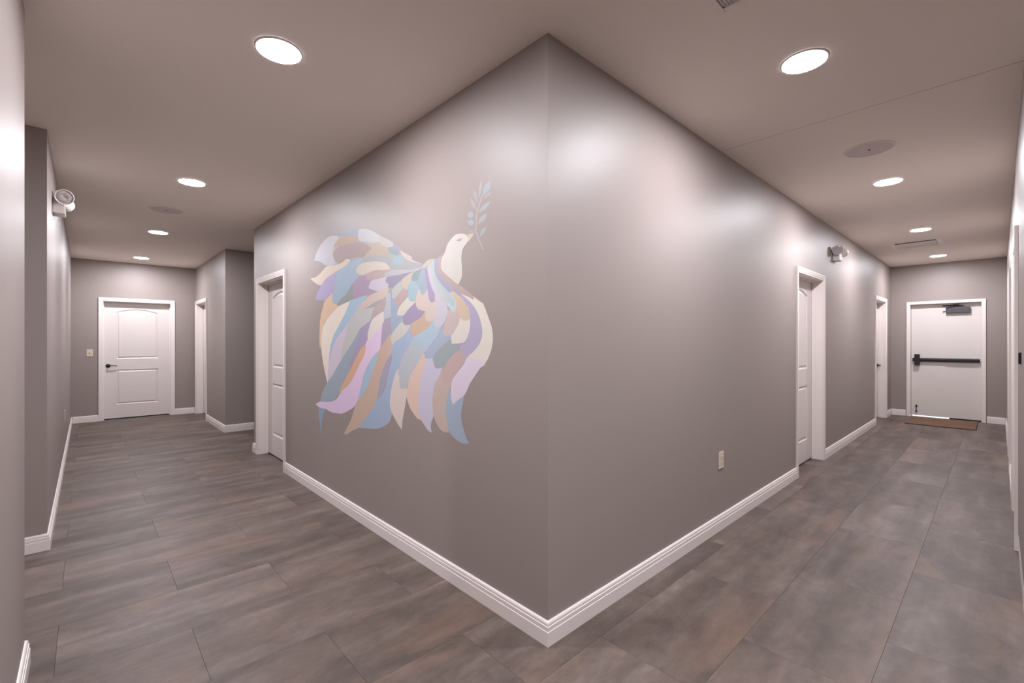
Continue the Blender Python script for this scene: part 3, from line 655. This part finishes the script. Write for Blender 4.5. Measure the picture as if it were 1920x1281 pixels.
 ('feather', (0.348, 0.411, 0.492), 1, [2144,1094,2121,1058,2108,1014,2095,1004,2048,1034,1998,1062,2012,1009,2026,956,2019,912,1998,868,1976,831,1953,807,2018,797,2105,822,2144,858,2170,908,2178,953,2170,1015]),
 ('feather', (0.512, 0.402, 0.352), 2, [2177,1218,2099,1229,2099,1143,2121,1107,2136,1087,2150,1055,2167,1008,2172,946,2162,902,2144,858,2142,837,2190,834,2231,846,2273,880,2297,916,2313,962,2310,1010,2300,1067,2281,1123,2253,1164,2217,1199]),
 ('feather', (0.505, 0.371, 0.353), 3, [2036,1316,2006,1298,1958,1279,2002,1243,2039,1209,2076,1170,2105,1140,2115,1119,2157,1112,2210,1120,2217,1189,2184,1214,2164,1230,2124,1266,2086,1293]),
 ('feather', (0.668, 0.493, 0.407), 1, [2415,1287,2389,1271,2377,1253,2381,1214,2419,1164,2434,1097,2457,1042,2465,979,2457,914,2426,874,2473,874,2520,898,2569,935,2598,975,2612,1008,2600,1064,2573,1130,2524,1179,2457,1241]),
 ('feather', (0.538, 0.498, 0.59), 4, [2392,1257,2322,1261,2301,1257,2287,1218,2245,1200,2204,1206,2228,1170,2257,1133,2280,1115,2300,1059,2310,1010,2307,955,2300,912,2317,882,2328,848,2317,811,2359,820,2404,850,2438,875,2467,912,2474,978,2463,1045,2440,1113,2428,1163,2389,1214]),
 ('feather', (0.669, 0.565, 0.507), 5, [2720,1179,2700,1136,2687,1076,2670,1051,2619,1059,2604,1051,2610,1004,2627,946,2648,883,2665,829,2669,777,2722,808,2776,850,2817,890,2833,943,2820,1012,2787,1087,2758,1138]),
 ('feather', (0.451, 0.47, 0.492), 6, [2500,1398,2552,1356,2610,1307,2661,1258,2697,1203,2722,1135,2709,1136,2696,1057,2678,1047,2619,1056,2585,1104,2552,1153,2496,1202,2457,1241,2407,1287,2366,1308,2280,1376,2273,1423]),
 ('feather', (0.398, 0.486, 0.542), 7, [2508,1392,2389,1432,2315,1478,2259,1462,2210,1443,2252,1392,2312,1350,2374,1308,2434,1317,2496,1321,2560,1350]),
 ('feather', (0.413, 0.326, 0.281), 1, [2111,1402,2099,1390,2099,1379,2118,1375]),
 ('feather', (0.313, 0.352, 0.354), 5, [2124,1383,2111,1353,2030,1353,1982,1362,2018,1338,2030,1312,2095,1289,2134,1262,2174,1222,2204,1205,2245,1199,2280,1202,2295,1226,2312,1261,2269,1297,2221,1329,2167,1356]),
 ('feather', (0.355, 0.405, 0.486), 8, [2224,1446,2190,1414,2177,1399,2115,1394,2115,1375,2160,1356,2214,1329,2264,1297,2300,1263,2322,1256,2385,1252,2394,1271,2374,1308,2315,1352,2262,1392]),
 ('feather', (0.41, 0.356, 0.472), 6, [2061,1631,2018,1617,1982,1592,1929,1556,1889,1515,1861,1475,1843,1433,1840,1391,1860,1355,1889,1323,1932,1290,1961,1276,2012,1292,2033,1314,2027,1338,1987,1360,1958,1403,1944,1446,1949,1482,1958,1518,1982,1552,2018,1591]),
 ('feather', (0.67, 0.619, 0.54), 7, [2036,1626,1970,1603,1920,1581,1917,1599,1844,1559,1836,1558,1811,1518,1789,1476,1764,1428,1756,1373,1764,1326,1784,1285,1805,1257,1850,1222,1964,1241,1961,1277,1928,1295,1882,1328,1855,1359,1842,1391,1844,1433,1866,1486,1906,1537,1958,1580]),
 ('feather', (0.653, 0.565, 0.636), 8, [1805,1257,1855,1220,1900,1176,1946,1129,1974,1088,1998,1061,2048,1034,2097,1003,2110,1014,2121,1050,2118,1107,2105,1142,2067,1178,2006,1228,1964,1276,1923,1267]),
 ('feather', (0.646, 0.596, 0.533), 9, [2039,1498,2024,1485,1987,1473,1945,1482,1944,1439,1957,1400,1987,1359,2030,1348,2113,1344,2116,1390,2080,1422,2055,1453]),
 ('feather', (0.559, 0.436, 0.327), 10, [2144,1640,2099,1642,2055,1622,2012,1591,1976,1552,1961,1544,1948,1514,1946,1478,1987,1470,2033,1487,2058,1523,2080,1562,2105,1601]),
 ('feather', (0.506, 0.418, 0.387), 11, [2157,1539,2111,1530,2073,1535,2045,1508,2035,1498,2047,1456,2080,1423,2111,1395,2184,1392,2200,1414,2187,1453,2160,1498]),
 ('feather', (0.53, 0.386, 0.28), 8, [2562,1458,2544,1475,2480,1492,2434,1508,2381,1545,2374,1502,2352,1481,2312,1476,2341,1449,2387,1429,2463,1409,2503,1393,2544,1396,2562,1412]),
 ('feather', (0.553, 0.528, 0.469), 9, [2814,1397,2758,1439,2665,1491,2640,1469,2556,1464,2608,1419,2676,1382,2747,1360,2796,1332,2814,1361]),
 ('feather', (0.337, 0.277, 0.382), 10, [2657,1524,2602,1560,2544,1587,2500,1607,2473,1581,2457,1563,2389,1547,2432,1512,2480,1493,2544,1474,2569,1464,2635,1465,2655,1495]),
 ('feather', (0.569, 0.475, 0.422), 11, [2473,1701,2434,1661,2404,1654,2374,1676,2352,1654,2330,1617,2308,1595,2273,1593,2248,1552,2255,1509,2297,1481,2365,1479,2389,1503,2383,1543,2426,1548,2473,1562,2498,1592,2496,1636]),
 ('feather', (0.466, 0.53, 0.518), 12, [2217,1640,2150,1638,2099,1612,2070,1572,2070,1535,2095,1523,2118,1530,2150,1562]),
 ('feather', (0.408, 0.472, 0.494), 13, [2330,1823,2290,1843,2276,1818,2281,1771,2255,1725,2207,1682,2147,1642,2099,1604,2083,1577,2086,1559,2124,1561,2164,1601,2194,1638,2248,1681,2290,1721,2319,1775]),
 ('feather', (0.483, 0.477, 0.451), 14, [2370,1805,2326,1822,2314,1775,2285,1720,2243,1677,2189,1634,2160,1593,2154,1555,2190,1557,2221,1586,2262,1639,2305,1702,2341,1746]),
 ('feather', (0.515, 0.485, 0.525), 15, [2363,1800,2337,1785,2314,1735,2285,1685,2243,1634,2211,1589,2177,1587,2160,1563,2152,1528,2169,1490,2202,1452,2257,1440,2290,1453,2290,1495,2262,1533,2266,1573,2283,1605,2301,1623,2321,1672,2341,1718]),
 ('feather', (0.607, 0.565, 0.479), 11, [2729,1530,2729,1555,2697,1590,2629,1626,2569,1658,2500,1607,2543,1585,2600,1558,2651,1527]),
 ('feather', (0.451, 0.333, 0.323), 3, [2657,1711,2593,1665,2640,1640,2700,1592,2762,1609,2771,1647,2704,1682]),
 ('feather', (0.455, 0.454, 0.426), 4, [2805,1704,2749,1732,2678,1752,2644,1710,2703,1680,2765,1645,2805,1654]),
 ('feather', (0.508, 0.443, 0.362), 14, [2687,1747,2627,1778,2532,1797,2548,1767,2561,1730,2606,1687,2652,1709]),
 ('feather', (0.335, 0.447, 0.469), 15, [2581,1728,2544,1748,2500,1737,2461,1719,2467,1684,2487,1644,2512,1612,2561,1614,2587,1634,2587,1686]),
 ('feather', (0.278, 0.317, 0.329), 16, [2546,1745,2540,1775,2496,1795,2411,1810,2430,1776,2461,1748,2504,1735]),
 ('feather', (0.325, 0.383, 0.426), 17, [2423,1808,2385,1801,2370,1749,2363,1708,2370,1672,2404,1647,2434,1652,2457,1702,2498,1719,2465,1750]),
 ('feather', (0.373, 0.296, 0.409), 18, [2407,1802,2370,1805,2355,1755,2336,1713,2312,1671,2285,1637,2289,1602,2315,1587,2344,1609,2359,1651,2372,1708,2387,1759]),
 ('feather', (0.343, 0.323, 0.395), 14, [2290,1843,2234,1853,2248,1814,2248,1775,2214,1736,2154,1696,2095,1660,2051,1631,2006,1590,2042,1610,2099,1641,2137,1637,2190,1675,2246,1716,2281,1759,2288,1800]),
 ('feather', (0.413, 0.327, 0.299), 15, [2239,1852,2207,1861,2216,1826,2214,1779,2180,1752,2121,1715,2058,1680,2000,1649,1920,1602,1914,1580,1970,1602,2030,1622,2092,1659,2157,1695,2219,1736,2253,1776,2253,1815]),
 ('shoulder', (0.469, 0.424, 0.379), 19, [2423,1815,2404,1830,2374,1846,2337,1850,2276,1846,2300,1836,2328,1820,2365,1812,2396,1806]),
 ('head', (0.541, 0.507, 0.45), 16, [2217,1779,2219,1819,2204,1851,2177,1874,2157,1910,2124,1935,2080,1954,2030,1953,1988,1942,1961,1923,1957,1904,1976,1889,2006,1867,2015,1847,2021,1812,2015,1767,2015,1719,2036,1688,2055,1676,2124,1715,2184,1752]),
 ('beak', (0.482, 0.4, 0.308), 17, [1976,1932,1946,1938,1909,1932,1922,1916,1945,1901,1961,1892,1958,1911]),
 ('eye', (0.339, 0.307, 0.359), 17, [2071,1922,2042,1927,2004,1925,2021,1918,2030,1911,2055,1915]),
 ('stem', (0.429, 0.332, 0.312), 0, [1830,1836,1855,1877,1876,1913,1892,1938,1889,1960,1888,1988,1883,2032,1867,2060,1848,2101,1826,2124,1835,2128,1857,2105,1876,2064,1892,2035,1898,1990,1899,1962,1902,1939,1885,1912,1864,1876,1838,1835]),
 ('leaf', (0.31, 0.314, 0.321), 0, [1876,2070,1878,2095,1881,2119,1892,2142,1914,2171,1915,2143,1909,2121,1894,2096]),
 ('leaf', (0.345, 0.318, 0.299), 1, [1887,2044,1892,2066,1899,2087,1914,2106,1941,2129,1938,2104,1929,2085,1909,2065]),
 ('leaf', (0.348, 0.333, 0.322), 0, [1869,2104,1857,2128,1846,2152,1844,2175,1847,2207,1862,2181,1869,2159,1870,2132]),
 ('leaf', (0.311, 0.326, 0.332), 1, [1845,2109,1815,2120,1788,2133,1777,2151,1773,2181,1810,2171,1830,2157,1839,2134]),
 ('leaf', (0.343, 0.305, 0.299), 0, [1841,2096,1819,2098,1797,2102,1782,2108,1767,2121,1793,2119,1811,2115,1827,2106]),
 ('leaf', (0.317, 0.351, 0.358), 0, [1875,2035,1843,2039,1813,2044,1793,2055,1775,2074,1812,2071,1836,2065,1856,2051]),
 ('leaf', (0.323, 0.345, 0.324), 0, [1880,1975,1851,1980,1825,1986,1811,1998,1802,2019,1836,2016,1856,2009,1869,1993]),
 ('leaf', (0.321, 0.336, 0.321), 0, [1865,1903,1845,1912,1826,1922,1817,1934,1813,1954,1837,1945,1852,1936,1859,1920]),
 ('leaf', (0.307, 0.294, 0.311), 1, [1891,1933,1905,1943,1919,1952,1934,1955,1955,1957,1940,1944,1927,1938,1909,1935]),
 ('leaf', (0.305, 0.314, 0.345), 2, [1875,1908,1875,1918,1876,1928,1884,1935,1900,1944,1902,1933,1898,1925,1887,1916]),
 ('olive', (0.314, 0.343, 0.39), 0, [1915,2033,1917,2027,1922,2023,1930,2022,1940,2022,1950,2026,1958,2031,1964,2037,1966,2043,1964,2049,1958,2053,1950,2055,1940,2054,1930,2051,1922,2046,1917,2039]),
 ('olive', (0.312, 0.356, 0.382), 0, [1911,1991,1913,1985,1919,1981,1927,1979,1937,1980,1946,1983,1955,1988,1960,1994,1962,2001,1960,2006,1955,2010,1946,2012,1937,2011,1927,2008,1919,2003,1913,1997]),
]

mural = empty('wall_mural', (XM, 3.1, 0)); tag(mural, 'pastel painted bird with flowing feathers holding an olive sprig on grey wall', 'mural')
PAINT = {}
def paint(col):
    k = tuple(round(c, 3) for c in col)
    if k not in PAINT: PAINT[k] = simple('mural_paint', k, rough=0.48, spec=0.55, bump=0.06, bscale=180, var=0.03, vscale=14)
    return PAINT[k]
def smooth_loop(pts, n=4):
    P = [Vector(p) for p in pts]; k = len(P); out = []
    sharp = []
    for i in range(k):
        a, b = (P[i]-P[i-1]), (P[(i+1) % k]-P[i])
        sharp.append(a.length > 1e-6 and b.length > 1e-6 and a.angle(b) > math.radians(62))
    for i in range(k):
        p1, p2 = P[i], P[(i+1) % k]
        p0 = p1 if sharp[i] else P[i-1]
        p3 = p2 if sharp[(i+1) % k] else P[(i+2) % k]
        for s in range(n):
            t = s/n
            out.append(0.5*((2*p1) + (p2-p0)*t + (2*p0-5*p1+4*p2-p3)*t*t + (3*p1-p0-3*p2+p3)*t*t*t))
    return out
for nm, alb, layer, flat in MURAL:
    pts = [(flat[j]/1000-3.1, flat[j+1]/1000) for j in range(0, len(flat), 2)]
    loop = smooth_loop(pts)
    bm = bmesh.new(); x = -0.00030 - 0.00003*layer
    vs_ = [bm.verts.new((x, y, z)) for y, z in loop]
    es = [bm.edges.new((vs_[j], vs_[(j+1) % len(vs_)])) for j in range(len(vs_))]
    bmesh.ops.triangle_fill(bm, use_beauty=True, use_dissolve=False, edges=es)
    for f in bm.faces:
        f.normal_update()
        if f.normal.x > 0: f.normal_flip()
    o = mesh_obj(nm, bm, paint(alb), mural, fix=False)
